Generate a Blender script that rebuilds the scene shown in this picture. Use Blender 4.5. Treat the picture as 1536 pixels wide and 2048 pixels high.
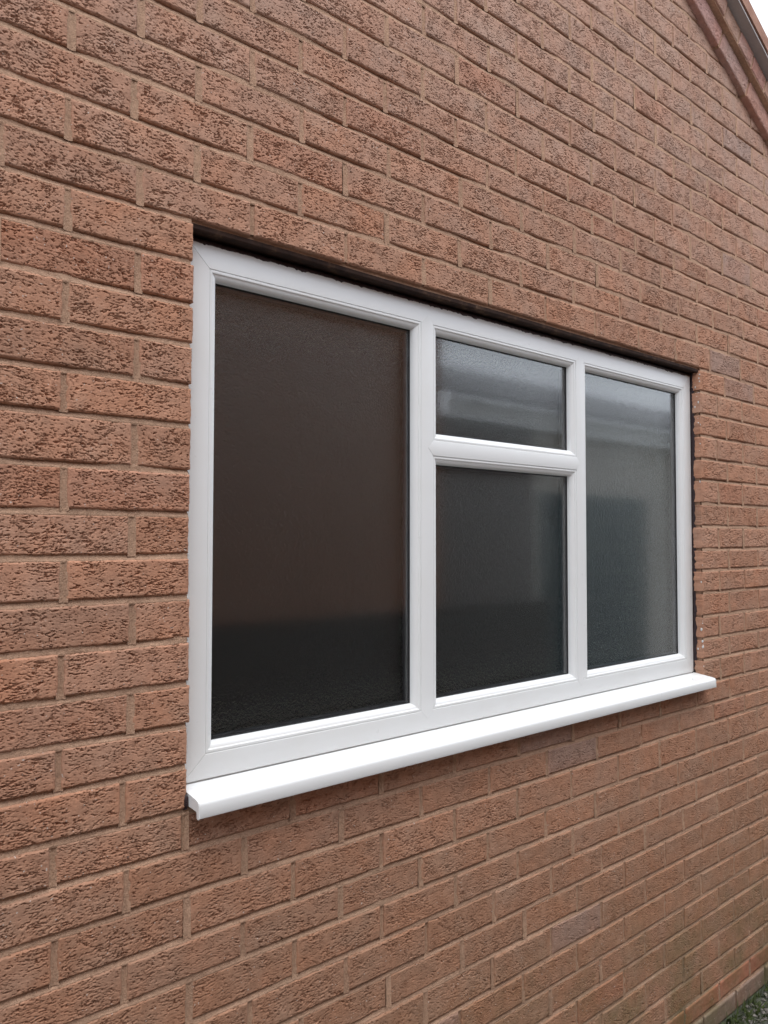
import bpy, math, random
import numpy as np
from mathutils import Vector, Matrix

for o in list(bpy.data.objects):
    bpy.data.objects.remove(o)
SC = bpy.context.scene
COL = SC.collection
rnd = random.Random(7)
H = 2.18            # height of the window head above the ground; builders below measure z from the head

# ------------------------------------------------------------------ camera
YAW, PITCH, ROLL = -0.7013, 0.0356, 0.0014
FPX = 1527.7
CAM = Vector((-0.6160, -1.2645, -0.5731 + H))
cz, sz, cx, sx, cr, sr = math.cos(YAW), math.sin(YAW), math.cos(PITCH), math.sin(PITCH), math.cos(ROLL), math.sin(ROLL)
fwd = Vector((-sz * cx, cz * cx, sx)); right = Vector((cz, sz, 0)); up = right.cross(fwd)
r2 = right * cr + up * sr; u2 = up * cr - right * sr
cam = bpy.data.cameras.new('camera'); camo = bpy.data.objects.new('camera', cam); COL.objects.link(camo)
cam.sensor_fit = 'VERTICAL'; cam.sensor_height = 24.0; cam.lens = 24.0 * FPX / 2048
cam.clip_start = 0.02; cam.clip_end = 500
camo.matrix_world = Matrix(((r2.x, u2.x, -fwd.x, CAM.x), (r2.y, u2.y, -fwd.y, CAM.y), (r2.z, u2.z, -fwd.z, CAM.z), (0, 0, 0, 1)))
SC.camera = camo

# ------------------------------------------------------------------ sky, sun, exposure
SUN_EL, SUN_AZ = math.radians(68), math.radians(195)      # overcast: a high, very soft sun in front of the wall
w = bpy.data.worlds.new('World'); SC.world = w; w.use_nodes = True
nt = w.node_tree; nt.nodes.clear()
sky = nt.nodes.new('ShaderNodeTexSky'); sky.sky_type = 'NISHITA'; sky.sun_disc = False
sky.sun_elevation = SUN_EL; sky.sun_rotation = SUN_AZ; sky.air_density = 1.0; sky.dust_density = 3.0
hs = nt.nodes.new('ShaderNodeHueSaturation'); hs.inputs['Saturation'].default_value = 0.35
bg = nt.nodes.new('ShaderNodeBackground'); bg.inputs[1].default_value = 0.15
wo = nt.nodes.new('ShaderNodeOutputWorld')
nt.links.new(sky.outputs[0], hs.inputs['Color']); 
gm_ = nt.nodes.new('ShaderNodeGamma'); gm_.inputs[1].default_value = 0.30          # an overcast evens out the glow round the sun
ml_ = nt.nodes.new('ShaderNodeMix'); ml_.data_type = 'RGBA'; ml_.blend_type = 'MULTIPLY'; ml_.inputs[0].default_value = 1.0; ml_.inputs[7].default_value = (4.75, 5.0, 5.38, 1)
nt.links.new(hs.outputs[0], gm_.inputs[0]); nt.links.new(gm_.outputs[0], ml_.inputs[6]); nt.links.new(ml_.outputs[2], bg.inputs[0]); nt.links.new(bg.outputs[0], wo.inputs[0])
sl = bpy.data.lights.new('sun', 'SUN'); sl.energy = 0.9; sl.angle = math.radians(30); sl.color = (1.0, 0.97, 0.93)
so = bpy.data.objects.new('sun', sl); COL.objects.link(so)
sd = Vector((math.sin(SUN_AZ) * math.cos(SUN_EL), math.cos(SUN_AZ) * math.cos(SUN_EL), math.sin(SUN_EL)))
so.rotation_euler = sd.to_track_quat('Z', 'Y').to_euler(); so.location = sd * 12
vs = SC.view_settings
SC.display_settings.display_device = 'sRGB'
vs.view_transform = 'Standard'; vs.look = 'None'; vs.gamma = 1.0; vs.use_curve_mapping = False
vs.exposure = 0.68
SC.cycles.use_denoising = True
SC.cycles.max_bounces = 10; SC.cycles.transmission_bounces = 8; SC.cycles.caustics_reflective = True; SC.cycles.caustics_refractive = True

# ------------------------------------------------------------------ helpers
def new_mesh(name, verts, faces, smooth=False):
    me = bpy.data.meshes.new(name)
    me.from_pydata([tuple(v) for v in verts], [], [tuple(f) for f in faces]); me.update()
    if smooth:
        me.polygons.foreach_set('use_smooth', [True] * len(me.polygons))
    return me

def obj(name, me, mat, parent=None, loc=None, **props):
    o = bpy.data.objects.new(name, me); COL.objects.link(o)
    if mat and not me.materials: me.materials.append(mat)
    if parent: o.parent = parent
    if loc is not None: o.location = loc
    for k, v in props.items(): o[k] = v
    return o

def empty(name, parent=None, loc=(0, 0, 0), **props):
    o = bpy.data.objects.new(name, None); COL.objects.link(o); o.location = loc
    o.empty_display_size = 0.1
    if parent: o.parent = parent
    for k, v in props.items(): o[k] = v
    return o

class MB:
    """collects geometry; z is measured from the window head"""
    def __init__(s): s.v = []; s.f = []; s.c = []
    def add(s, vs, fs):
        n = len(s.v); s.v += [(x, y, z + H) for x, y, z in vs]; s.f += [tuple(i + n for i in f) for f in fs]
    def box(s, x0, x1, y0, y1, z0, z1):
        s.add([(x0, y0, z0), (x1, y0, z0), (x1, y1, z0), (x0, y1, z0), (x0, y0, z1), (x1, y0, z1), (x1, y1, z1), (x0, y1, z1)],
              [(0, 3, 2, 1), (4, 5, 6, 7), (0, 1, 5, 4), (1, 2, 6, 5), (2, 3, 7, 6), (3, 0, 4, 7)])
    def loft(s, rings, closed=True, caps=True):
        m = len(rings[0]); vs = [p for r in rings for p in r]; fs = []
        for i in range(len(rings) - 1):
            for j in range(m if closed else m - 1):
                a = i * m + j; b = i * m + (j + 1) % m
                fs.append((a, b, b + m, a + m))
        if caps:
            fs.append(tuple(range(m))[::-1]); fs.append(tuple((len(rings) - 1) * m + j for j in range(m)))
        s.add(vs, fs)
    def build(s, name, mat, parent=None, smooth=False, **props):
        me = new_mesh(name, s.v, s.f, smooth)
        return obj(name, me, mat, parent, **props)

def fix_normals(o):
    import bmesh
    bm = bmesh.new(); bm.from_mesh(o.data); bmesh.ops.recalc_face_normals(bm, faces=bm.faces); bm.to_mesh(o.data); bm.free()

# lattice noise ---------------------------------------------------
def vnoise(x, y, seed):
    x0 = np.floor(x).astype(np.int64); y0 = np.floor(y).astype(np.int64)
    fx = x - x0; fy = y - y0; fx = fx * fx * (3 - 2 * fx); fy = fy * fy * (3 - 2 * fy)
    def h(i, j):
        n = (i * 374761393 + j * 668265263 + seed * 974634777) & 0xffffffff
        n = ((n ^ (n >> 13)) * 1274126177) & 0xffffffff
        n = ((n ^ (n >> 15)) * 2246822519) & 0xffffffff
        return ((n ^ (n >> 16)) & 0xffffff) / float(0xffffff)
    return (h(x0, y0) * (1 - fx) + h(x0 + 1, y0) * fx) * (1 - fy) + (h(x0, y0 + 1) * (1 - fx) + h(x0 + 1, y0 + 1) * fx) * fy
def fbm(x, y, seed, o=3):
    a, t, s = 1.0, 0, 0
    for i in range(o):
        t = t + a * vnoise(x * 2 ** i, y * 2 ** i, seed + 31 * i); s += a; a *= 0.5
    return t / s
def sstep(a, b, x):
    t = np.clip((x - a) / (b - a), 0, 1); return t * t * (3 - 2 * t)

# ------------------------------------------------------------------ materials
class N:
    def __init__(s, name):
        s.m = bpy.data.materials.new(name); s.m.use_nodes = True; s.t = s.m.node_tree
        s.b = s.t.nodes['Principled BSDF']
    def n(s, typ, **kw):
        nd = s.t.nodes.new('ShaderNode' + typ)
        for k, v in kw.items():
            if hasattr(nd, k): setattr(nd, k, v)
            else: nd.inputs[k.replace('_', ' ')].default_value = v
        return nd
    def l(s, a, b): s.t.links.new(a, b)
    def noise(s, scale, detail=3, rough=0.55, vec=None, dist=0.0):
        nd = s.n('TexNoise'); nd.inputs['Scale'].default_value = scale; nd.inputs['Detail'].default_value = detail
        nd.inputs['Roughness'].default_value = rough; nd.inputs['Distortion'].default_value = dist
        if vec: s.l(vec, nd.inputs['Vector'])
        return nd.outputs['Fac']
    def ramp(s, fac, stops):
        nd = s.n('ValToRGB'); e = nd.color_ramp.elements
        while len(e) < len(stops): e.new(0.5)
        for i, (p, c) in enumerate(stops):
            e[i].position = p; e[i].color = (c if len(c) == 4 else (*c, 1)) if not isinstance(c, float) else (c, c, c, 1)
        s.l(fac, nd.inputs[0]); return nd.outputs[0]
    def mix(s, fac, a, b, blend='MIX'):
        nd = s.n('Mix', data_type='RGBA', blend_type=blend)
        for sock, val in ((nd.inputs[0], fac), (nd.inputs[6], a), (nd.inputs[7], b)):
            if hasattr(val, 'is_linked'): s.l(val, sock)
            elif isinstance(val, (int, float)): sock.default_value = val
            else: sock.default_value = (*val, 1) if len(val) == 3 else val
        return nd.outputs[2]
    def math(s, op, a, b=None):
        nd = s.n('Math', operation=op)
        for i, v in enumerate((a, b)):
            if v is None: continue
            if hasattr(v, 'is_linked'): s.l(v, nd.inputs[i])
            else: nd.inputs[i].default_value = v
        return nd.outputs[0]
    def bump(s, h, strength=0.3, dist=0.002):
        nd = s.n('Bump'); nd.inputs['Strength'].default_value = strength; nd.inputs['Distance'].default_value = dist
        s.l(h, nd.inputs['Height']); s.l(nd.outputs[0], s.b.inputs['Normal'])
    def done(s, color=None, rough=0.8, spec=0.3):
        if color is not None:
            if hasattr(color, 'is_linked'): s.l(color, s.b.inputs['Base Color'])
            else: s.b.inputs['Base Color'].default_value = (*color, 1)
        if hasattr(rough, 'is_linked'): s.l(rough, s.b.inputs['Roughness'])
        else: s.b.inputs['Roughness'].default_value = rough
        s.b.inputs['Specular IOR Level'].default_value = spec
        return s.m
    def pos(s): return s.n('NewGeometry').outputs['Position']
    def sep(s, v):
        nd = s.n('SeparateXYZ'); s.l(v, nd.inputs[0]); return nd.outputs

def brick_material(name, attr):
    k = N(name); P = k.pos()
    if attr: src = k.n('Attribute', attribute_name='brick_colour').outputs['Color']
    else: src = k.n('ObjectInfo').outputs['Color']
    a = k.noise(38, 4, 0.6, P); b = k.noise(11, 2, 0.5, P); g = k.noise(420, 2, 0.6, P)
    c = k.mix(k.ramp(b, [(0.35, 0.0), (0.68, 1.0)]), src, k.mix(1.0, src, (1.06, 0.95, 0.88), 'MULTIPLY'))
    c = k.mix(0.8, c, k.ramp(a, [(0.3, (0.80, 0.79, 0.78)), (0.7, (1.18, 1.18, 1.17))]), 'MULTIPLY')
    c = k.mix(0.55, c, k.ramp(g, [(0.3, (0.78, 0.78, 0.78)), (0.7, (1.2, 1.2, 1.2))]), 'MULTIPLY')
    # buff-grey mortar smear and lime bloom in soft patches
    sm = k.ramp(k.noise(6.5, 5, 0.65, P, 0.4), [(0.52, 0.0), (0.72, 0.28)])
    c = k.mix(sm, c, (0.42, 0.305, 0.225))
    # algae low on the wall
    z = k.sep(P)[2]; x = k.sep(P)[0]
    low = k.math('MULTIPLY', k.ramp(k.math('DIVIDE', z, 1.0), [(0.10, 1.0), (0.62, 0.0)]), k.ramp(k.noise(5, 5, 0.7, P), [(0.40, 0.0), (0.64, 0.62)]))
    c = k.mix(low, c, (0.115, 0.115, 0.045))
    # pale lime specks
    sp = k.ramp(k.noise(260, 0, 0.5, P), [(0.80, 0.0), (0.83, 0.75)])
    c = k.mix(sp, c, (0.55, 0.50, 0.45))
    k.bump(k.noise(900, 3, 0.6, P), 0.35, 0.0012)
    return k.done(c, 0.92, 0.12)
M_BRICK = brick_material('brick_face', False)
M_BRICKA = brick_material('brick_face_joined', True)

def mortar_material():
    k = N('mortar'); P = k.pos()
    c = k.ramp(k.noise(9, 5, 0.6, P), [(0.3, (0.335, 0.207, 0.140)), (0.5, (0.42, 0.265, 0.180)), (0.7, (0.475, 0.305, 0.208))])
    c = k.mix(0.6, c, k.ramp(k.noise(160, 3, 0.6, P), [(0.3, (0.7, 0.7, 0.7)), (0.7, (1.25, 1.25, 1.25))]), 'MULTIPLY')
    c = k.mix(k.ramp(k.noise(3.0, 4, 0.6, P), [(0.5, 0.0), (0.75, 0.55)]), c, (0.36, 0.245, 0.165))
    z = k.sep(P)[2]
    low = k.math('MULTIPLY', k.ramp(z, [(0.10, 1.0), (0.55, 0.0)]), k.ramp(k.noise(5, 4, 0.7, P), [(0.42, 0.0), (0.66, 0.8)]))
    c = k.mix(low, c, (0.10, 0.105, 0.05))
    k.bump(k.noise(330, 4, 0.65, P), 0.8, 0.003)
    return k.done(c, 0.95, 0.1)
M_MORTAR = mortar_material()

def upvc():
    k = N('white_upvc'); P = k.pos()
    c = k.mix(k.ramp(k.noise(7, 4, 0.6, P), [(0.45, 0.0), (0.75, 0.25)]), (0.775, 0.785, 0.78), (0.70, 0.69, 0.655))
    r = k.math('ADD', k.math('MULTIPLY', k.noise(40, 3, 0.6, P), 0.12), 0.24)
    return k.done(c, r, 0.5)
M_UPVC = upvc()
def plain(name, col, rough=0.6, spec=0.3, var=0.25, scale=30, bump=0.0):
    k = N(name); P = k.pos()
    c = k.mix(1.0, col, k.ramp(k.noise(scale, 4, 0.6, P), [(0.3, (1 - var,) * 3), (0.7, (1 + var,) * 3)]), 'MULTIPLY')
    if bump: k.bump(k.noise(scale * 6, 3, 0.6, P), 0.6, bump)
    return k.done(c, rough, spec)
M_GASKET = plain('black_gasket', (0.012, 0.012, 0.013), 0.5)
M_SPACER = plain('dark_spacer_bar', (0.09, 0.09, 0.10), 0.45)
def steel():
    k = N('brown_painted_steel'); P = k.pos()
    c = k.ramp(k.noise(28, 5, 0.7, P), [(0.36, (0.020, 0.011, 0.009)), (0.55, (0.040, 0.021, 0.015)), (0.66, (0.095, 0.055, 0.034)), (0.76, (0.15, 0.12, 0.09))])
    k.bump(k.noise(120, 4, 0.6, P), 0.6, 0.002)
    return k.done(c, 0.8, 0.15)
M_STEEL = steel()
M_STAIN = plain('old_brown_sealant', (0.026, 0.013, 0.015), 0.5, 0.4, 0.4, 60, 0.002)
M_SILICONE = plain('white_sealant', (0.68, 0.67, 0.64), 0.5, 0.4, 0.15)
M_VOID = plain('dark_void', (0.022, 0.015, 0.015), 0.9, 0.1)
M_PLASTER = plain('cream_plaster', (0.42, 0.38, 0.32), 0.9, 0.1, 0.06, 8)
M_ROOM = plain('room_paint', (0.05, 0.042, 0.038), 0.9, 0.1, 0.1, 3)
def glass():
    k = N('obscure_glass'); P = k.pos()
    k.b.inputs['Transmission Weight'].default_value = 1.0
    k.b.inputs['IOR'].default_value = 1.5
    k.b.inputs['IOR'].default_value = 1.66          # coated glazing
    k.bump(k.noise(200, 2, 0.5, P), 0.035, 0.0010)
    return k.done((0.95, 0.97, 0.96), 0.048, 0.5)
M_GLASS = glass()
def clear():
    k = N('stippled_glass'); P = k.pos()
    k.b.inputs['Transmission Weight'].default_value = 1.0; k.b.inputs['IOR'].default_value = 1.5
    k.bump(k.noise(230, 1, 0.5, P), 1.0, 0.0020)
    return k.done((0.93, 0.96, 0.95), 0.22, 0.5)
M_CLEAR = clear()
def tile_mat():
    k = N('roof_tile_concrete'); P = k.pos()
    c = k.ramp(k.noise(14, 5, 0.65, P), [(0.3, (0.24, 0.125, 0.090)), (0.7, (0.40, 0.235, 0.170))])
    k.bump(k.noise(220, 3, 0.6, P), 0.5, 0.002)
    return k.done(c, 0.9, 0.15)
M_TILE = tile_mat()
M_UNDER = plain('grey_undercloak_board', (0.33, 0.30, 0.29), 0.85, 0.15, 0.12, 12)

# ------------------------------------------------------------------ the setting: ground
def ground_material():
    k = N('damp_concrete_ground'); P = k.pos()
    c = k.ramp(k.noise(7, 6, 0.7, P), [(0.3, (0.19, 0.186, 0.17)), (0.5, (0.235, 0.23, 0.215)), (0.7, (0.29, 0.28, 0.26))])
    y = k.sep(P)[1]
    d = k.math('ADD', k.math('MULTIPLY', y, -1.0), k.math('MULTIPLY', k.noise(6, 5, 0.7, P), 0.25))
    c = k.mix(k.ramp(d, [(0.22, 1.0), (0.42, 0.0)]), c, k.ramp(k.noise(22, 6, 0.7, P), [(0.35, (0.035, 0.038, 0.030)), (0.5, (0.07, 0.075, 0.055)), (0.62, (0.15, 0.145, 0.13))]))
    c = k.mix(k.math('MULTIPLY', k.ramp(d, [(0.25, 1.0), (0.5, 0.0)]), k.ramp(k.noise(16, 5, 0.7, P), [(0.46, 0.0), (0.6, 0.85)])), c, (0.055, 0.075, 0.022))
    c = k.mix(k.ramp(k.noise(120, 2, 0.6, P), [(0.66, 0.0), (0.74, 0.7)]), c, (0.27, 0.26, 0.24))
    k.bump(k.noise(60, 6, 0.7, P), 0.9, 0.02)
    return k.done(c, 0.85, 0.25)
gm = MB(); gm.box(-60, 60, -60, 60, -H - 0.3, -H)
gm.build('ground', ground_material(), kind='structure')

# ------------------------------------------------------------------ the house: brickwork
house = empty('brick_house', None, (1.0, 0.05, 0), label='house with rustic red-brown brick gable wall around a white four-pane window', category='house')
house_inv = Matrix.Translation((-1.0, -0.05, 0))
def hpart(o):
    o.parent = house; o.matrix_parent_inverse = house_inv; return o

BED = {-12: (.0047, 0), -11: (.004, 0), -10: (.0027, 0), -9: (-.0029, .0038), -8: (-.0056, .0071), -7: (-.0054, .0044), -6: (-.0058, .0017), -5: (.0002, -.008), -4: (.0001, .0004), -3: (.0008, .0002), -2: (.0005, .0024), -1: (.0018, .0037), 0: (.0020, .0005), 1: (0, .0011), 2: (-.0011, 0), 3: (.0013, 0), 4: (.0005, 0), 5: (.0032, 0), 6: (-.0028, 0), 7: (-.0029, 0), 8: (-.0045, 0), 9: (-.0021, 0), 10: (-.0014, 0), 11: (-.0035, 0), 12: (-.0035, 0), 13: (.0006, 0), 14: (-.0007, 0), 15: (.0039, 0), 16: (.003, .006), 17: (.0012, -.0003), 18: (.0053, -.0047), 19: (.0006, .0006), 20: (.0003, -.0004), 21: (.0074, -.01), 22: (-.0079, 0), 23: (-.0083, 0), 24: (-.005, 0), 25: (-.010, 0), 26: (-.015, -.002), 27: (-.016, -.002), 28: (-.012, -.001), 29: (-.010, 0)}
CRS = {-11: (.0039, 0), -10: (-.0062, 0), -9: (-.0017, 0), -8: (.0082, -.0064), -7: (.0048, -.0057), -6: (.0044, -.012), -5: (.003, -.0104), -4: (.0047, -.01), -3: (.0032, .012), -2: (-.0027, .012), -1: (-.0005, .012), 0: (.0068, -.005), 1: (-.0013, -.004), 2: (.0055, 0), 3: (-.0022, 0), 4: (.0035, 0), 5: (-.0011, 0), 6: (.0018, 0), 7: (.0021, 0), 8: (.0013, 0), 9: (.0024, 0), 10: (.0044, 0), 11: (.001, 0), 12: (.002, 0), 13: (-.0016, 0), 14: (-.0081, 0), 15: (-.0081, 0), 16: (-.0017, -.0034), 17: (-.0043, -.009), 18: (-.001, -.012), 19: (.0008, -.012), 20: (.0119, -.0023), 21: (.014, -.0026), 22: (.0064, 0), 23: (.0047, 0), 24: (.0025, 0)}
OPX0, OPX1 = 0.0, 1.845
def bedz(k, x):
    a, b = BED.get(k, (0, 0)); xx = min(max(x, -0.3), 2.3)
    return -.075 * k + a + b * xx + 0.0012 * math.sin(x * 2.1 + k * 1.7)
def rake(x): return 1.2446 - 0.4825 * (x - 1.779)          # underside line of the verge corbel
WX0, WX1 = -1.35, 3.15
CMIN, CMAX = -34, 29

# brick face relief -------------------------------------------------
def brick_mesh(name, L, hgt, nx, nz, seed, rough=1.0, depth=0.098):
    """front face at y=0 as a grid with torn horizontal creases; origin at the face centre"""
    xs = np.linspace(-L / 2, L / 2, nx + 1); zs = np.linspace(-hgt / 2, hgt / 2, nz + 1)
    X, Z = np.meshgrid(xs, zs)
    mm = 1000.0; sx_ = seed * 13.7; xm = X * mm + 300 + sx_; zm = Z * mm + 300 + sx_ * 0.37
    wx = 5 * (fbm(xm / 14, zm / 14, seed + 5) - .5); wz = 5 * (fbm(xm / 8, zm / 8, seed + 9) - .5)
    R_ = random.Random(seed); amt, crk = R_.uniform(-.03, .035), R_.uniform(0.2, 1.0)
    cl = fbm(xm / 34, zm / 22, seed + 77, 2) + amt                          # creases come in clusters
    n = fbm((xm + wx) / 6.6, (zm + wz) / 1.85, seed, 3)                # long torn creases
    thr = 0.716 - 0.20 * (cl - 0.38)
    pit = sstep(thr - 0.015, thr + 0.055, n)
    n2 = fbm((xm + wx) / 3.8, (zm + wz) / 1.7, seed + 15, 2)          # small pits between them
    t2 = 0.752 - 0.16 * (cl - 0.38)
    pit = np.maximum(pit, 0.75 * sstep(t2 - 0.01, t2 + 0.07, n2))
    nv = fbm((xm + wx) / 1.9, (zm + wz) / 7.0, seed + 3, 2)           # short upright tears
    pit = np.maximum(pit, 0.8 * sstep(thr + 0.12, thr + 0.18, nv))
    rh = 1 - np.abs(2 * fbm((xm + wx) / 13, (zm + 1.4 * wz) / 4.5, seed + 33, 3) - 1)     # hair cracks, mostly along the drag
    rv = 1 - np.abs(2 * fbm((xm + 1.4 * wx) / 7, (zm + wz) / 16, seed + 35, 2) - 1)
    msk = sstep(.44, .58, fbm(xm / 26, zm / 16, seed + 78, 2))
    pit = np.maximum(pit, crk * .75 * np.maximum(sstep(.945, .985, rh), .6 * sstep(.965, .99, rv)) * msk)
    dep = 0.0018 + 0.0030 * fbm(xm / 12, zm / 8, seed + 21)
    edge = np.minimum(np.minimum(X + L / 2, L / 2 - X), 1)
    pit *= sstep(0.001, 0.007, edge)
    hh = pit * dep
    # torn lips: each crease opens sharply at its upper rim and slopes out below
    step = hgt / nz; run = 0.0020
    for i in range(1, max(2, int(run / step) + 1)):
        sh = np.zeros_like(hh); sh[:-i] = hh[i:]
        hh = np.maximum(hh, sh * (1 - i * step / run) * 0.15)
    lip = np.zeros_like(hh); lip[1:] = np.maximum(hh[:-1] - hh[1:], 0); hh = hh - 0.22 * np.minimum(lip, .002)
    hh = hh + 0.0007 * (fbm(xm / 22, zm / 9, seed + 41, 3) - .5) + 0.0006 * (fbm(xm / 3.4, zm / 2.2, seed + 52, 2) - .5)
    hh = hh * rough
    # worn arrises
    ez = np.minimum(Z + hgt / 2, hgt / 2 - Z); e = np.minimum(edge, ez)
    wear = 0.0016 + 0.0026 * fbm(xm / 11, zm / 11, seed + 66, 2)
    hh = hh + wear * (1 - sstep(0, 0.0035, e)) ** 1.5
    # uneven outline
    jx = 0.0022 * (fbm(zm / 7 + 50, zm * 0 + seed, seed + 88, 3) - .5) * rough ** 0.5
    jz = 0.0018 * (fbm(xm / 9 + 50, xm * 0 + seed, seed + 99, 3) - .5) * rough ** 0.5
    X2 = X + jx * np.sign(X) * sstep(L / 2 - 0.01, L / 2, np.abs(X)); Z2 = Z + jz * np.sign(Z) * sstep(hgt / 2 - 0.01, hgt / 2, np.abs(Z))
    V = np.stack([X2, hh, Z2], -1).reshape(-1, 3); m = nx + 1
    F = []
    for j in range(nz):
        for i in range(nx):
            a = j * m + i; F.append((a, a + 1, a + 1 + m, a + m))
    per = [i for i in range(m)] + [j * m + nx for j in range(1, nz + 1)] + [nz * m + i for i in range(nx - 1, -1, -1)] + [j * m for j in range(nz - 1, 0, -1)]
    n0 = len(V); back = V[per].copy(); back[:, 1] = depth
    V = np.concatenate([V, back])
    for q in range(len(per)):
        a, b = per[q], per[(q + 1) % len(per)]
        F.append((b, a, n0 + q, n0 + (q + 1) % len(per)))
    me = bpy.data.meshes.new(name)
    me.from_pydata(V.tolist(), [], F); me.update()
    me.polygons.foreach_set('use_smooth', [True] * (nx * nz) + [False] * len(per))
    return me
HB = 0.064
SIZES = {215: (150, 62), 170: (118, 62), 102: (72, 62)}
VAR = {}
def variants(size, res):
    key = (size, res)
    if key not in VAR:
        nx, nz = SIZES[size]; f = {'fine': 1.0, 'mid': 0.5, 'low': 0.15}[res]
        cnt = {215: 14, 170: 5, 102: 8}[size] if res != 'low' else 4
        VAR[key] = [brick_mesh('brick', size / 1000, HB, max(6, int(nx * f)), max(4, int(nz * f)), 11 * i + size, 1.0) for i in range(cnt)]
        for me in VAR[key]: me.materials.append(M_BRICK)
    return VAR[key]
PLAIN_V = [brick_mesh('brick', 0.215, HB, 40, 14, 900 + i, 0.45) for i in range(4)]
for me in PLAIN_V: me.materials.append(M_BRICK)

PAL = [(0.405, 0.230, 0.155), (0.420, 0.242, 0.166), (0.390, 0.232, 0.162), (0.405, 0.245, 0.175), (0.375, 0.212, 0.142), (0.430, 0.232, 0.150)]
GREY = (0.33, 0.25, 0.22); RED = (0.36, 0.165, 0.105)
def brick_colour(x, z, c):
    p = [a * .5 + b * .5 for a, b in zip(rnd.choice(PAL), (0.404, 0.232, 0.158))]; f_ = rnd.uniform(0.93, 1.07); col = [v * f_ for v in p]
    t = min(max((z + 0.1) / 0.9, 0), 1) * 0.75                       # paler and more mauve-brown towards the gable
    col = [a * (1 - t) + b * t for a, b in zip(col, (0.395, 0.275, 0.222))]
    t = min(max((-z - 0.85) / 0.7, 0), 1) * 0.65                      # browner low down, with the weaker light there darkened into the colour
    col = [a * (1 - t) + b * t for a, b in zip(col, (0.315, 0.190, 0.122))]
    r = rnd.random()
    if r < 0.02 and x > .4: col = [a * .5 + b * .5 for a, b in zip(col, GREY)]
    elif r < 0.045: col = [a * .7 + b * .3 for a, b in zip(col, RED)]
    if c >= 28: col = [v * f_ for v in (RED if c == 28 else (0.25, 0.18, 0.14))]
    return (col[0], col[1] * .985, col[2] * .985, 1.0)

bricks = []         # (x0, x1, z0, z1, course)
perps = []          # (x, course)
J = 0.0096
for c in range(CMIN, CMAX + 1):
    a, b = CRS.get(c, (rnd.uniform(-.004, .004), 0))
    off = -.1075 if c % 2 == 0 else -.22
    ps = []
    n = math.floor((WX0 - off) / .225)
    while True:
        x = off + .225 * n
        if x > WX1: break
        xx = min(max(x, -.35), 2.3)
        ps.append(x + a + b * xx + rnd.uniform(-.0015, .0015)); n += 1
    segs = []
    if 1 <= c <= 14:
        left = [p for p in ps if p < -0.05]
        for p, q in zip(left, left[1:]): segs.append((p + J / 2, q - J / 2))
        segs.append((left[-1] + J / 2, OPX0 + rnd.uniform(-.0025, .002)))
        perps += [(p, c) for p in left]
        rp = [p for p in ps if p > 1.99]
        if c % 2 == 0:
            m = 1.958 + rnd.uniform(-.006, .006); rp = [m] + [p for p in rp if p > m + .1]
        segs.append((OPX1 + rnd.uniform(-.002, .002), rp[0] - J / 2))
        for p, q in zip(rp, rp[1:]): segs.append((p + J / 2, q - J / 2))
        perps += [(p, c) for p in rp]
    else:
        for p, q in zip(ps, ps[1:]): segs.append((p + J / 2, q - J / 2))
        perps += [(p, c) for p in ps]
    for x0, x1 in segs:
        xm = (x0 + x1) / 2
        z1 = bedz(c - 1, xm) - J / 2; z0 = bedz(c, xm) + J / 2
        if (z0 + z1) / 2 > rake(xm) + 0.055: continue
        bricks.append((x0, x1, z0, z1, c))

def project(x, y, z):
    d = Vector((x, y, z + H)) - CAM; f = d.dot(fwd)
    if f < 0.05: return None
    return 768 + FPX * d.dot(r2) / f, 1024 - FPX * d.dot(u2) / f, f
scored = []
for i, (x0, x1, z0, z1, c) in enumerate(bricks):
    p = [project(x, 0, z) for x in (x0, x1) for z in (z0, z1)]
    area = 0
    if all(p):
        us = [min(max(q[0], 0), 1536) for q in p]; vs_ = [min(max(q[1], 0), 2048) for q in p]
        area = (max(us) - min(us)) * (abs(vs_[0] - vs_[1]) + abs(vs_[2] - vs_[3])) / 2
    scored.append((area, i))
scored.sort(reverse=True)
N_VERGE = 30
visible = [i for a, i in scored if a > 4]
single = set(visible[:300 - N_VERGE])
print('bricks', len(bricks), 'visible', len(visible))

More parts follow.
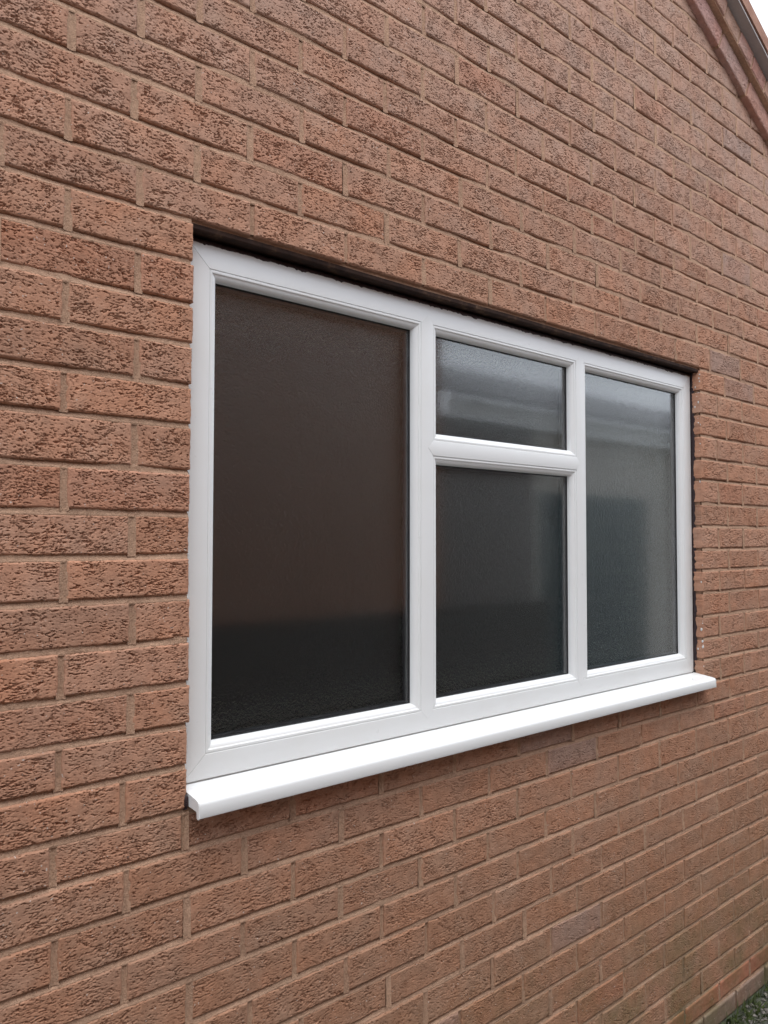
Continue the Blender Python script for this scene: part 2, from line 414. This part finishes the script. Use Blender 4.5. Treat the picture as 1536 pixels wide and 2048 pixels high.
# mortar body: the wall itself -------------------------------------
def mortar_mesh():
    V, F = [], []
    def strip(rows):
        m = len(rows[0]); n0 = len(V)
        for r in rows: V.extend([(x, y, z + H) for x, y, z in r])
        for i in range(len(rows) - 1):
            for j in range(m - 1):
                a = n0 + i * m + j; F.append((a, a + 1, a + 1 + m, a + m))
    def bed(k, xa, xb):
        nx = max(2, int((xb - xa) / .007)); xs = np.linspace(xa, xb, nx)
        prox = fbm(xs * 9 + 40, xs * 0 + k * 3.3 + 70, 300, 3); fine = lambda t: fbm(xs * 160 + 40, xs * 0 + k * 5.1 + t * 9 + 70, 301, 2) - .5
        rec = np.clip(0.0022 + (prox - .30) * 0.0130, 0.0014, 0.0072)
        rows = []
        for t in (-.35, 0.0, .18, .4, .65, .85, 1.0, 1.3):
            tt = min(max(t, 0), 1)
            y = 0.0016 + (rec - .0010) * (1 - tt) ** 0.8 + fine(tt) * 0.0016
            if t < 0 or t > 1: y = y + 0.001
            rows.append([(x, yy, bedz(k, x) + J / 2 - t * J) for x, yy in zip(xs, y)])
        strip(rows[::-1])
    for k in range(CMIN - 1, CMAX + 1):
        xr = WX1 - .02
        zz = -.075 * k
        if zz > 1.2446 - 0.4825 * (WX0 - 1.779) + .1: continue
        xr = min(xr, 1.779 + (1.2446 - zz) / 0.4825 + 0.10)
        if 1 <= k <= 13:
            bed(k, WX0, OPX0 - .004); bed(k, OPX1 + .003, xr)
        elif k == 0 or k == 14:
            bed(k, WX0, OPX0 - .003)
            if k == 14: bed(k, OPX0 - .003, OPX1 + .003)
            bed(k, OPX1 + .003, xr)
        else: bed(k, WX0, xr)
    for p, c in perps:
        zt, zb = bedz(c - 1, p) - J / 2, bedz(c, p) + J / 2
        if zt > rake(p) + .12: continue
        base = rnd.uniform(.0010, .0030); rows = []
        for t in np.linspace(-.06, .955 if (c == 0 and -.02 < p < 1.86) else 1.06, 9):
            z = zt + (zb - zt) * t; row = []
            for s in (-.75, -.5, -.25, 0, .25, .5, .75):
                y = base + 0.0012 * (1 - (2 * abs(s)) ** 2) + rnd.uniform(-.0005, .0005) + 0.0016 * (1 - t) * rnd.uniform(.6, 1)
                row.append((p + s * J, y, z))
            rows.append(row)
        strip(rows[::-1])
    # backing masonry behind the joints, with the opening left free
    def bx(x0, x1, z0, z1, y0=.009, y1=.30):
        n = len(V)
        V.extend([(x0, y0, z0 + H), (x1, y0, z0 + H), (x1, y1, z0 + H), (x0, y1, z0 + H), (x0, y0, z1 + H), (x1, y0, z1 + H), (x1, y1, z1 + H), (x0, y1, z1 + H)])
        F.extend([tuple(n + i for i in f) for f in [(0, 3, 2, 1), (4, 5, 6, 7), (0, 1, 5, 4), (1, 2, 6, 5), (2, 3, 7, 6), (3, 0, 4, 7)]])
    bx(WX0, WX1 - .02, -H - .2, -1.05); bx(WX0, OPX0 - .006, -1.05, 0.0); bx(OPX1 + .006, WX1 - .02, -1.05, 0.0)
    n = len(V); g0 = rake(WX0) + .1; g1 = rake(WX1) + .1
    for y in (.009, .30): V.extend([(WX0, y, H), (WX1 - .02, y, H), (WX1 - .02, y, g1 + H), (WX0, y, g0 + H)])
    F.extend([(n, n + 1, n + 2, n + 3), (n + 7, n + 6, n + 5, n + 4), (n, n + 4, n + 5, n + 1), (n + 1, n + 5, n + 6, n + 2), (n + 2, n + 6, n + 7, n + 3), (n + 3, n + 7, n + 4, n)])
    me = new_mesh('wall', V, F)
    return me
wall = hpart(obj('wall', mortar_mesh(), M_MORTAR))
for p_ in wall.data.polygons: p_.use_smooth = p_.area < 0.01

joined_v, joined_f, joined_c, jn = [], [], [], 0
def nearest_size(L): return min(SIZES, key=lambda s: abs(s / 1000 - L))
for i, (x0, x1, z0, z1, c) in enumerate(bricks):
    L = x1 - x0; hgt = z1 - z0; xm, zm = (x0 + x1) / 2, (z0 + z1) / 2
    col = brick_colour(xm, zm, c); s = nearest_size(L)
    y = rnd.uniform(-.0016, .0014) + (-.004 if c == 29 else 0)
    flip = rnd.random() < 0.5
    if i in single:
        pr = project(xm, 0, zm)
        res = 'fine'
        me = rnd.choice(variants(s, res)) if c < 28 else rnd.choice(PLAIN_V)
        if c >= 28: s = 215
        o = obj('brick', me, None, wall, (xm, y, zm + H))
        o.scale = (L / (s / 1000) * (-1 if flip else 1), 1, hgt / HB)
        o.rotation_euler = (rnd.uniform(-.012, .012), 0, rnd.uniform(-.006, .006)) if not (1 <= c <= 14) else (rnd.uniform(-.012, .012), 0, 0)
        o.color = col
    else:
        res = 'mid' if i in visible else 'low'
        me = rnd.choice(variants(s, res)) if c < 28 else rnd.choice(PLAIN_V)
        if c >= 28: s = 215
        n = len(me.vertices); co = np.empty(n * 3); me.vertices.foreach_get('co', co); co = co.reshape(-1, 3)
        fl = [tuple(p.vertices) for p in me.polygons]
        co = co * [L / (s / 1000), 1, hgt / HB] + [xm, y, zm + H]
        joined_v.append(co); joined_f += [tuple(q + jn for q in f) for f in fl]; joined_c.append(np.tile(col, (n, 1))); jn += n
if joined_v:
    me = bpy.data.meshes.new('outlying_bricks'); me.from_pydata(np.concatenate(joined_v).tolist(), [], joined_f); me.update()
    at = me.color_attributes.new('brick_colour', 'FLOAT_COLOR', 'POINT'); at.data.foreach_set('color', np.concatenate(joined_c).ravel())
    me.polygons.foreach_set('use_smooth', [True] * len(me.polygons))
    hpart(obj('outlying_bricks', me, M_BRICKA, kind='stuff'))
    print('joined tris', sum(len(f) - 2 for f in joined_f))

# ------------------------------------------------------------------ verge: corbel bricks, undercloak, tiles
TH = math.atan(0.4825); ct, st = math.cos(TH), math.sin(TH)
verge = hpart(empty('verge', None, (1.9, -.05, H + 1.2), label='stepped brick corbel courses and tile edge under the sloping roof'))
verge_inv = Matrix.Translation((-1.9, .05, -H - 1.2))
RX, RZ = 1.779, 1.2446
def rake_pt(s, v):     # s along the slope (down to the right), v square to it
    return RX + s * ct + v * st, RZ - s * st + v * ct
def rake_brick(s0, s1, v0, v1, yf, mesh, L):
    xm, zm = rake_pt((s0 + s1) / 2, (v0 + v1) / 2)
    o = obj('brick', mesh, None, None)
    o.parent = verge; o.matrix_parent_inverse = verge_inv
    o.location = (xm, yf + rnd.uniform(-.002, .002), zm + H); o.rotation_euler = (0, TH, 0)
    o.scale = ((s1 - s0) / L, 1, (v1 - v0) / HB); col = [v * rnd.uniform(.92, 1.08) for v in (0.38, 0.24, 0.20)]; o.color = (*col, 1)
s = -1.12
while s < 1.5:
    rake_brick(s, s + .212, 0.002, 0.074, -.0235, rnd.choice(variants(215, 'mid')), .215); s += .2225
s = -1.07; nh = 0
while s < 1.4:
    rake_brick(s, s + .103, 0.077, 0.139, -.048, rnd.choice(variants(102, 'mid')), .102); s += .1125
mb = MB()
def rake_slab(mb, s0, s1, v0, v1, y0, y1):
    ps = [rake_pt(a, b) for a, b in ((s0, v0), (s1, v0), (s1, v1), (s0, v1))]
    mb.add([(x, y0, z) for x, z in ps] + [(x, y1, z) for x, z in ps], [(0, 1, 2, 3), (7, 6, 5, 4), (0, 4, 5, 1), (1, 5, 6, 2), (2, 6, 7, 3), (3, 7, 4, 0)])
rake_slab(mb, -1.2, 1.6, 0.004, 0.0735, -.018, .05); rake_slab(mb, -1.2, 1.6, 0.0735, 0.138, -.043, .05)
o = mb.build('verge_mortar', M_MORTAR); o.parent = verge; o.matrix_parent_inverse = verge_inv
mb = MB(); rake_slab(mb, -1.2, 1.6, 0.1395, 0.1465, -.081, .3)
o = mb.build('undercloak', M_UNDER); o.parent = verge; o.matrix_parent_inverse = verge_inv
s = -1.2
while s < 1.5:
    mb = MB(); rake_slab(mb, s, s + .318, 0.150 + .004, 0.200, -.083 + rnd.uniform(-.003, .003), .33)
    o = mb.build('verge_tile', M_TILE); o.parent = verge; o.matrix_parent_inverse = verge_inv
    o.rotation_euler = (0, 0, 0); s += .322
mb = MB(); rake_slab(mb, -1.2, 1.6, .1468, .190, -.074, .3)
o = mb.build('verge_bedding', M_MORTAR); o.parent = verge; o.matrix_parent_inverse = verge_inv
mb = MB(); rake_slab(mb, -1.2, 1.6, .16, .205, .335, 6.0)
hpart(mb.build('roof', M_TILE))

# ------------------------------------------------------------------ lintel over the opening
mb = MB()
mb.loft([[(x, y, z + 0.0008 * math.sin(x * 9)) for y, z in ((.0085, -.0092), (.0068, -.0068), (.0075, .0015), (.10, .0015), (.10, -.0075), (.016, -.0078), (.0125, -.0096))] for x in np.linspace(.001, 1.844, 60)])
hpart(mb.build('lintel', M_STEEL, label='dark brown painted steel lintel with rusty flaking edge'))
mb = MB(); mb.box(.001, 1.844, .055, .11, -.0085, -.034)
mb.v = [v for v in mb.v]
hpart(mb.build('head_packing', M_VOID))

# ------------------------------------------------------------------ the window
FX0, FX1, FZ0, FZ1, FY = 0.004, 1.835, -1.014, -0.0195, 0.032
window = hpart(empty('window', None, ((FX0 + FX1) / 2, FY, FZ0 + H), label='white plastic window with two mullions, a transom and four obscured panes'))
win_inv = Matrix.Translation((-(FX0 + FX1) / 2, -FY, -FZ0 - H))
def wpart(o):
    o.parent = window; o.matrix_parent_inverse = win_inv; return o
def round_poly(pts):
    return pts
FACE = 0.0455          # flat face of the outer frame
def bar(name, p0, p1, inward, prof, m0=1, m1=1, mat=M_UPVC, smooth=True, gap=0.0):
    """mitred extrusion in the window plane; prof = (a, y): a square to the bar, y depth"""
    p0 = Vector(p0); p1 = Vector(p1); d = (p1 - p0).normalized(); inward = Vector(inward)
    mb = MB(); r0, r1 = [], []
    for a, y in prof:
        q0 = p0 + inward * a + d * (m0 * a + gap) if not callable(m0) else p0 + inward * a + d * m0(a)
        q1 = p1 + inward * a - d * (m1 * a + gap) if not callable(m1) else p1 + inward * a - d * m1(a)
        r0.append((q0.x, y, q0.y)); r1.append((q1.x, y, q1.y))
    mb.loft([r0, r1]); o = mb.build(name, mat); fix_normals(o)
    if smooth:
        o.data.polygons.foreach_set('use_smooth', [True] * len(o.data.polygons))
        o.data.set_sharp_from_angle(angle=math.radians(28))
    return wpart(o)
PF = [(0, .100), (0, FY + .0015), (.0004, FY + .0004), (.0015, FY), (FACE - .0012, FY), (FACE - .0003, FY + .0005), (FACE, FY + .0016), (FACE, .100)]
cs = [(FX0, FZ0), (FX1, FZ0), (FX1, FZ1), (FX0, FZ1)]
nm = ['bottom_rail', 'jamb', 'head_rail', 'jamb']
inw = [(0, 1), (-1, 0), (0, -1), (1, 0)]
for i in range(4): bar(nm[i], cs[i], cs[(i + 1) % 4], inw[i], PF, gap=0.0004)
# mullions and transom with pointed ends let into the frame
M1, M2, MW = 0.6115, 1.2115, 0.0195
def mull_prof(w, pr=0.0): return [(a_, y_ if y_ > .09 else y_ - pr) for a_, y_ in [(-w, .100), (-w, FY + .0010), (-w + .0004, FY + .0000), (-w + .0014, FY - .0005), (0, FY - .0005), (w - .0014, FY - .0005), (w - .0004, FY), (w, FY + .0010), (w, .100)]]
tip = lambda a: -(MW - abs(a)) * 0.98
IZ0, IZ1, IX0, IX1 = FZ0 + FACE, FZ1 - FACE, FX0 + FACE, FX1 - FACE
bar('mullion', (M1, IZ0), (M1, IZ1), (1, 0), mull_prof(MW), tip, tip)
bar('mullion', (M2, IZ0), (M2, IZ1), (1, 0), mull_prof(MW), tip, tip)
TZ = -.3580; TW = 0.0185
ttip = lambda a: -(TW - abs(a)) * 0.9
bar('transom', (M1 + MW, TZ), (M2 - MW, TZ), (0, 1), mull_prof(TW, .0006), ttip, ttip)
# glazing: sculptured beads, panes, gaskets, spacer bars
BW = 0.0185
PB = [(.0003, .060), (.0003, FY + .0016), (.0010, FY + .0006), (.0024, FY + .0004), (.0055, FY + .0008), (.0068, FY + .0018), (.0074, FY + .0030),
      (.0105, FY + .0040), (.0138, FY + .0062), (.0162, FY + .0096), (.0176, FY + .0135), (BW, FY + .0185), (BW, .060)]
GY = FY + .0215
PG = [(BW - .003, GY), (BW - .003, GY - .0042), (BW + .0022, GY - .0012), (BW + .0026, GY)]
openings = [(IX0, M1 - MW, IZ0, IZ1), (M1 + MW, M2 - MW, TZ + TW, IZ1), (M1 + MW, M2 - MW, IZ0, TZ - TW), (M2 + MW, IX1, IZ0, IZ1)]
pane_labels = ['tall wide obscured pane of the window, dark brown', 'small upper obscured pane above the transom with sky in it', 'obscured pane below the transom, nearly black', 'tall narrow obscured pane with sky and eaves in it']
for (x0, x1, z0, z1), pl in zip(openings, pane_labels):
    c4 = [(x0, z0), (x1, z0), (x1, z1), (x0, z1)]
    for i in range(4): bar('glazing_bead', c4[i], c4[(i + 1) % 4], inw[i], PB, gap=0.0001)
    for i in range(4): bar('gasket', c4[i], c4[(i + 1) % 4], inw[i], PG, mat=M_GASKET)
    e = BW - .012
    SP = [(e - .004, GY + .0045), (BW + .0045, GY + .0045), (BW + .0055, GY + .0055), (BW + .0055, GY + .0185), (e - .004, GY + .0185)]
    for i in range(4): bar('spacer_bar', c4[i], c4[(i + 1) % 4], inw[i], SP, mat=M_SPACER, smooth=False)
    mb = MB(); mb.box(x0 + e, x1 - e, GY, GY + .004, z0 + e, z1 - e)
    wpart(mb.build('pane', M_GLASS, label=pl))
    mb = MB(); mb.box(x0 + e, x1 - e, GY + .0190, GY + .0230, z0 + e, z1 - e)
    wpart(mb.build('inner_pane', M_CLEAR))
    # room-side rebate of the frame round this pane
    RB = [(0.0, GY + .0195), (BW, GY + .0195), (BW, GY + .0215), (.012, .100), (0.0, .100)]
# sill: rolled nose, end caps, shadow line under the frame
SX0, SX1 = 0.001, 1.8435
NOSE = [(.034, -1.0175), (.026, -1.0178), (-.030, -1.0262), (-.0355, -1.0278), (-.0388, -1.0305), (-.0402, -1.0345), (-.0404, -1.0545), (-.0396, -1.0565), (-.0372, -1.0570),
        (-.0362, -1.0552), (-.0360, -1.0400), (-.0330, -1.0375), (-.004, -1.0335), (-.002, -1.0350), (-.002, -1.0440), (.034, -1.0440)]
mb = MB(); mb.loft([[(x, y, z) for y, z in NOSE] for x in np.linspace(SX0 + .002, SX1 - .002, 12)], caps=True)
o = mb.build('sill', M_UPVC); fix_normals(o); o.data.polygons.foreach_set('use_smooth', [True] * len(o.data.polygons)); o.data.set_sharp_from_angle(angle=math.radians(32)); wpart(o)
CAP = [(.030, -1.0180), (-.0300, -1.0256), (-.0358, -1.0272), (-.0394, -1.0300), (-.0409, -1.0344), (-.0411, -1.0550), (-.0400, -1.0574), (-.0352, -1.0576), (-.0330, -1.0555), (-.0325, -1.0470), (-.0300, -1.0450), (.030, -1.0420)]
for xa, xb in ((SX0 - .0002, SX0 + .0022), (SX1 - .0022, SX1 + .0002)):
    mb = MB(); mb.loft([[(x, y, z) for y, z in CAP] for x in (xa, xb)]); o = mb.build('end_cap', M_UPVC); fix_normals(o); wpart(o)
mb = MB(); mb.box(FX0 + .002, FX1 - .002, .0365, .09, -1.0185, FZ0 + .0005); wpart(mb.build('sill_joint', M_UPVC))

# old sealant and stain left in the reveals
def ragged(name, x, y0, y1, z0, z1, mat, thick, amp, seed, sgn=-1):
    zs = np.linspace(z0, z1, 150); a = fbm(zs * 60 + 50, zs * 0 + seed, seed, 3) - .5
    mb = MB(); rows = []
    for t in (0, .3, .7, 1):
        rows.append([(x + sgn * (thick * (1 if 0 < t < 1 else .15) * (1 + .6 * ai)), (y0 + amp * ai) * (1 - t) + y1 * t, zz) for zz, ai in zip(zs, a)])
    mb.loft(rows, closed=False, caps=False); return wpart(mb.build(name, mat, smooth=True))
ragged('old_sealant', OPX1 + .001, .0245, .060, -1.035, -.006, M_STAIN, .0042, .010, 5)
ragged('old_sealant', OPX0 - .001, .022, .040, -1.03, -.004, M_STAIN, .0015, .008, 9, 1)
mb = MB(); mb.box(OPX1 - .014, OPX1 + .004, .052, .058, -1.03, -.005); wpart(mb.build('side_packing', M_VOID))
mb = MB(); mb.box(OPX0 - .006, FX0 + .001, .040, .050, -1.03, -.005); wpart(mb.build('side_packing', M_VOID))
xs_ = np.linspace(.002, 1.842, 420)
for seed_, y_, zt_ in ((21, .0325, -.0147), (22, .040, -.0120)):
    na = fbm(xs_ * 45 + 30, xs_ * 0 + seed_, seed_, 4) - .5; nb_ = fbm(xs_ * 140 + 30, xs_ * 0 + seed_ + 4, seed_ + 7, 3) - .5
    mb = MB(); mb.loft([[(x, y_ + .002 + .004 * b_, zt_ - .012), (x, y_ - .0012 - .004 * max(a_, 0) + .002 * b_, zt_ - .0032 - .0028 * a_ + .0014 * b_), (x, y_ + .002 * b_, zt_ + .002 + .004 * b_), (x, y_ + .006, zt_ + .004 + .004 * a_), (x, y_ + .02, zt_ + .003), (x, y_ + .02, zt_ - .012)] for x, a_, b_ in zip(xs_, na, nb_)])
    wpart(mb.build('old_sealant', M_STAIN, smooth=True))
# lump of old brown sealant at the sill's left end
def blob(cx_, cy_, cz_, rx, ry, rz, seed):
    mb = MB(); rings = []
    for i in range(7):
        ph = -math.pi / 2 + math.pi * i / 6; rings.append([])
        for j in range(10):
            th = 2 * math.pi * j / 10; q = 1 + .35 * (float(vnoise(np.array(i * .9 + seed), np.array(j * .9), seed)) - .5)
            rings[-1].append((cx_ + rx * q * math.cos(ph) * math.cos(th), cy_ + ry * q * math.cos(ph) * math.sin(th), cz_ + rz * q * math.sin(ph)))
    mb.loft(rings); return mb
def lump(x0, x1, y0, y1, z0, z1, seed):
    mb = MB(); rings = []
    for i, z in enumerate(np.linspace(z0, z1, 9)):
        q = 1 - .35 * max(0, (i - 6) / 2) - .2 * max(0, (2 - i) / 2); j = [rnd.uniform(-.0009, .0009) for _ in range(8)]
        xm, ym, hx, hy = (x0 + x1) / 2, (y0 + y1) / 2, (x1 - x0) / 2 * q, (y1 - y0) / 2 * q
        rings.append([(xm + hx * ux + j[n], ym + hy * uy + j[n], z) for n, (ux, uy) in enumerate(((-1, -.6), (-.6, -1), (.6, -1), (1, -.6), (1, .6), (.6, 1), (-.6, 1), (-1, .6)))])
    mb.loft(rings); o = mb.build('old_sealant', M_STAIN); fix_normals(o); return wpart(o)
lump(-.0085, .0006, -.0035, .020, -1.0485, -1.0215, 1)
# white dabs: paint specks on the right reveal, sealant showing at the bed joints on the left
mb = MB()
for i in range(34):
    z = rnd.choice([rnd.uniform(-1.02, -.005), rnd.uniform(-.16, -.01), rnd.uniform(-1.03, -.85)]); r = rnd.uniform(.0009, .0026)
    b = blob(OPX1 - .0005, rnd.choice([rnd.uniform(.002, .022), rnd.uniform(.001, .006)]), z, r * .5, r * rnd.uniform(.8, 1.5), r * rnd.uniform(.8, 2.2), i); mb.add([(x, y, zz - H) for x, y, zz in b.v], b.f)
wpart(mb.build('white_paint_specks', M_SILICONE, smooth=True, kind='stuff'))
for k in range(2, 13):
    if rnd.random() < .75:
        b = blob(rnd.uniform(-.003, -.001), .016, bedz(k, 0) + rnd.uniform(-.002, .003), rnd.uniform(.002, .0035), .012, rnd.uniform(.003, .006), k); wpart(b.build('sealant_dab', M_SILICONE, smooth=True))

# ------------------------------------------------------------------ the dark room behind the glass
room = hpart(empty('room', None, (1.0, 1.4, .0)))
room_inv = Matrix.Translation((-1.0, -1.4, 0))
def rpart(o): o.parent = room; o.matrix_parent_inverse = room_inv; return o
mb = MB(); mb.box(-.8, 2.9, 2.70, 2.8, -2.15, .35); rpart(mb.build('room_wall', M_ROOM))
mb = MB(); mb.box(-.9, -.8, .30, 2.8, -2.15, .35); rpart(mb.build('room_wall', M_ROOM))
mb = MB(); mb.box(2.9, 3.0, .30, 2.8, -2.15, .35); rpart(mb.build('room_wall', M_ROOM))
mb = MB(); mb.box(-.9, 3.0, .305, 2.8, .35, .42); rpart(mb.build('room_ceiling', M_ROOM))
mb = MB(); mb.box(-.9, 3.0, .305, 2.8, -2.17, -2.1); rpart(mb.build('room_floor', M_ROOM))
mb = MB(); mb.box(OPX1 - .012, OPX1 + .002, .105, .302, -1.04, -.01); rpart(mb.build('reveal_plaster', M_PLASTER))
mb = MB(); mb.box(OPX0 - .002, OPX0 + .012, .105, .302, -1.04, -.01); rpart(mb.build('reveal_plaster', M_PLASTER))
mb = MB(); mb.box(OPX0 + .013, OPX1 - .013, .105, .302, -.032, -.012); rpart(mb.build('reveal_plaster', M_PLASTER))
mb = MB(); mb.box(OPX0 + .013, OPX1 - .013, .105, .34, -1.04, -1.012); rpart(mb.build('window_board', M_PLASTER))

# ------------------------------------------------------------------ neighbouring buildings across the passage (seen in the glass)
def nb_brick():
    k = N('neighbour_brick'); P = k.pos(); s = k.sep(P)
    cb = k.n('CombineXYZ'); k.l(s[0], cb.inputs[0]); k.l(s[2], cb.inputs[1])
    bt = k.n('TexBrick'); k.l(cb.outputs[0], bt.inputs['Vector']); bt.inputs['Scale'].default_value = 1.0
    bt.inputs['Brick Width'].default_value = .225; bt.inputs['Row Height'].default_value = .075; bt.inputs['Mortar Size'].default_value = .005
    bt.inputs['Color1'].default_value = (.32, .160, .10, 1); bt.inputs['Color2'].default_value = (.36, .185, .12, 1); bt.inputs['Mortar'].default_value = (.3, .24, .18, 1)
    return k.done(bt.outputs['Color'], .9, .1)
M_NB = nb_brick()
M_NTILE = plain('neighbour_roof_tile', (.27, .27, .28), .85, .2, .2, 6)
M_FASCIA = plain('white_fascia', (.80, .80, .78), .5, .4, .05)
nh_ = empty('neighbour_house', None, (-.7, -3.6, 0), label='brick neighbouring house standing opposite the window across the passage', category='house')
nhi = Matrix.Translation((.7, 3.6, 0))
def npart(o, r, inv): o.parent = r; o.matrix_parent_inverse = inv; return o
mb = MB(); mb.box(-5.2, 3.72, -6.4, -3.05, -H, 1.32); npart(mb.build('wall', M_NB), nh_, nhi)
mb = MB(); mb.box(-5.4, 3.74, -6.5, -3.0, 1.32, 1.42); npart(mb.build('roof', M_NTILE), nh_, nhi)
ga = empty('neighbour_garage', None, (8, -4.6, 0), label='low tiled outbuilding with white fascia opposite, beside the neighbouring house', category='outbuilding')
gai = Matrix.Translation((-8, 4.6, 0))
mb = MB(); mb.box(3.74, 4.95, -6.2, -3.1, -H, .46); npart(mb.build('wall', plain('grey_brown_render', (.17, .145, .135), .9, .1, .1, 4)), ga, gai)
mb = MB(); mb.box(4.952, 13, -6.2, -3.105, -H, .46); npart(mb.build('wall', plain('cream_render', (.58, .55, .50), .9, .1, .06, 4)), ga, gai)
M_GDOOR = plain('teal_grey_door_paint', (.075, .105, .11), .4, .4, .08, 3)
for i in range(8):
    mb = MB(); mb.box(5.05, 6.85, -3.13, -3.085, -H + .01 + i * .255, -H + .255 + i * .255); npart(mb.build('door_panel', M_GDOOR), ga, gai)
mb = MB(); mb.add([(3.74, -2.9, .64), (13.2, -2.9, .64), (13.2, -6.2, 1.86), (3.74, -6.2, 1.86), (3.74, -2.9, .59), (13.2, -2.9, .59), (13.2, -6.2, 1.78), (3.74, -6.2, 1.78)],
    [(0, 1, 2, 3), (7, 6, 5, 4), (0, 4, 5, 1), (1, 5, 6, 2), (2, 6, 7, 3), (3, 7, 4, 0)]); npart(mb.build('roof', M_NTILE), ga, gai)
mb = MB(); mb.box(3.745, 13.1, -3.0, -2.97, .45, .588); npart(mb.build('fascia', M_FASCIA), ga, gai)
fe = empty('low_fence', None, (2, -2.9, 0), label='low dark stained board fence along the neighbouring wall', category='fence')
fei = Matrix.Translation((-2, 2.9, 0))  # fence added out of view to darken the lower reflections in the glass
M_ADDED_FENCE = plain('dark_stained_timber', (.045, .038, .034), .8, .2, .3, 8)
x = -1.6; fm = None
while x < 5.0:
    mb = MB(); mb.box(x, x + .142, -2.98, -2.955, -H, -1.12 + rnd.uniform(-.006, .006)); npart(mb.build('board', M_ADDED_FENCE), fe, fei); x += .15
for zz in (-1.9, -1.3):
    mb = MB(); mb.box(-1.6, 5.0, -3.02, -2.982, zz, zz + .08); npart(mb.build('rail', M_ADDED_FENCE), fe, fei)

# ------------------------------------------------------------------ weeds and grit at the wall foot
def tufts():
    V, F = [], []
    R = random.Random(3)
    for i in range(900):
        x = R.uniform(1.2, 3.0); y = -abs(R.gauss(0, .05)) - .012; hgt = R.uniform(.012, .05); a = R.uniform(0, 6.28); b = .004
        lx, ly = R.uniform(-.03, .03), R.uniform(-.035, .01); n = len(V)
        V += [(x + b * math.cos(a), y + b * math.sin(a), 0), (x - b * math.cos(a), y - b * math.sin(a), 0), (x + lx * .5 - b * .6 * math.cos(a), y + ly * .5, hgt * .6), (x + lx * .5 + b * .6 * math.cos(a), y + ly * .5, hgt * .6), (x + lx, y + ly, hgt)]
        F += [(n, n + 1, n + 2, n + 3), (n + 3, n + 2, n + 4)]
    return new_mesh('weeds', V, F)
obj('weeds', tufts(), plain('weed_leaf', (.075, .10, .03), .7, .3, .5, 12), label='short grass and moss growing along the foot of the wall', category='weeds', kind='stuff')
def grit():
    V, F = [], []; R = random.Random(5)
    for i in range(1400):
        x = R.uniform(1.0, 3.2); y = -.02 - abs(R.gauss(0, .14)); r = R.uniform(.003, .011); n = len(V)
        for j in range(6):
            d = [(1, 0, 0), (-1, 0, 0), (0, 1, 0), (0, -1, 0), (0, 0, 1), (0, 0, -1)][j]; q = r * R.uniform(.6, 1.2)
            V.append((x + d[0] * q, y + d[1] * q, r * .3 + d[2] * q * .6))
        F += [(n + a, n + b, n + c) for a, b, c in ((0, 2, 4), (2, 1, 4), (1, 3, 4), (3, 0, 4), (2, 0, 5), (1, 2, 5), (3, 1, 5), (0, 3, 5))]
    return new_mesh('grit', V, F)
obj('grit', grit(), plain('pale_grit', (.19, .175, .155), .9, .15, .5, 40), label='loose pale grit on the ground by the wall', category='grit', kind='stuff')
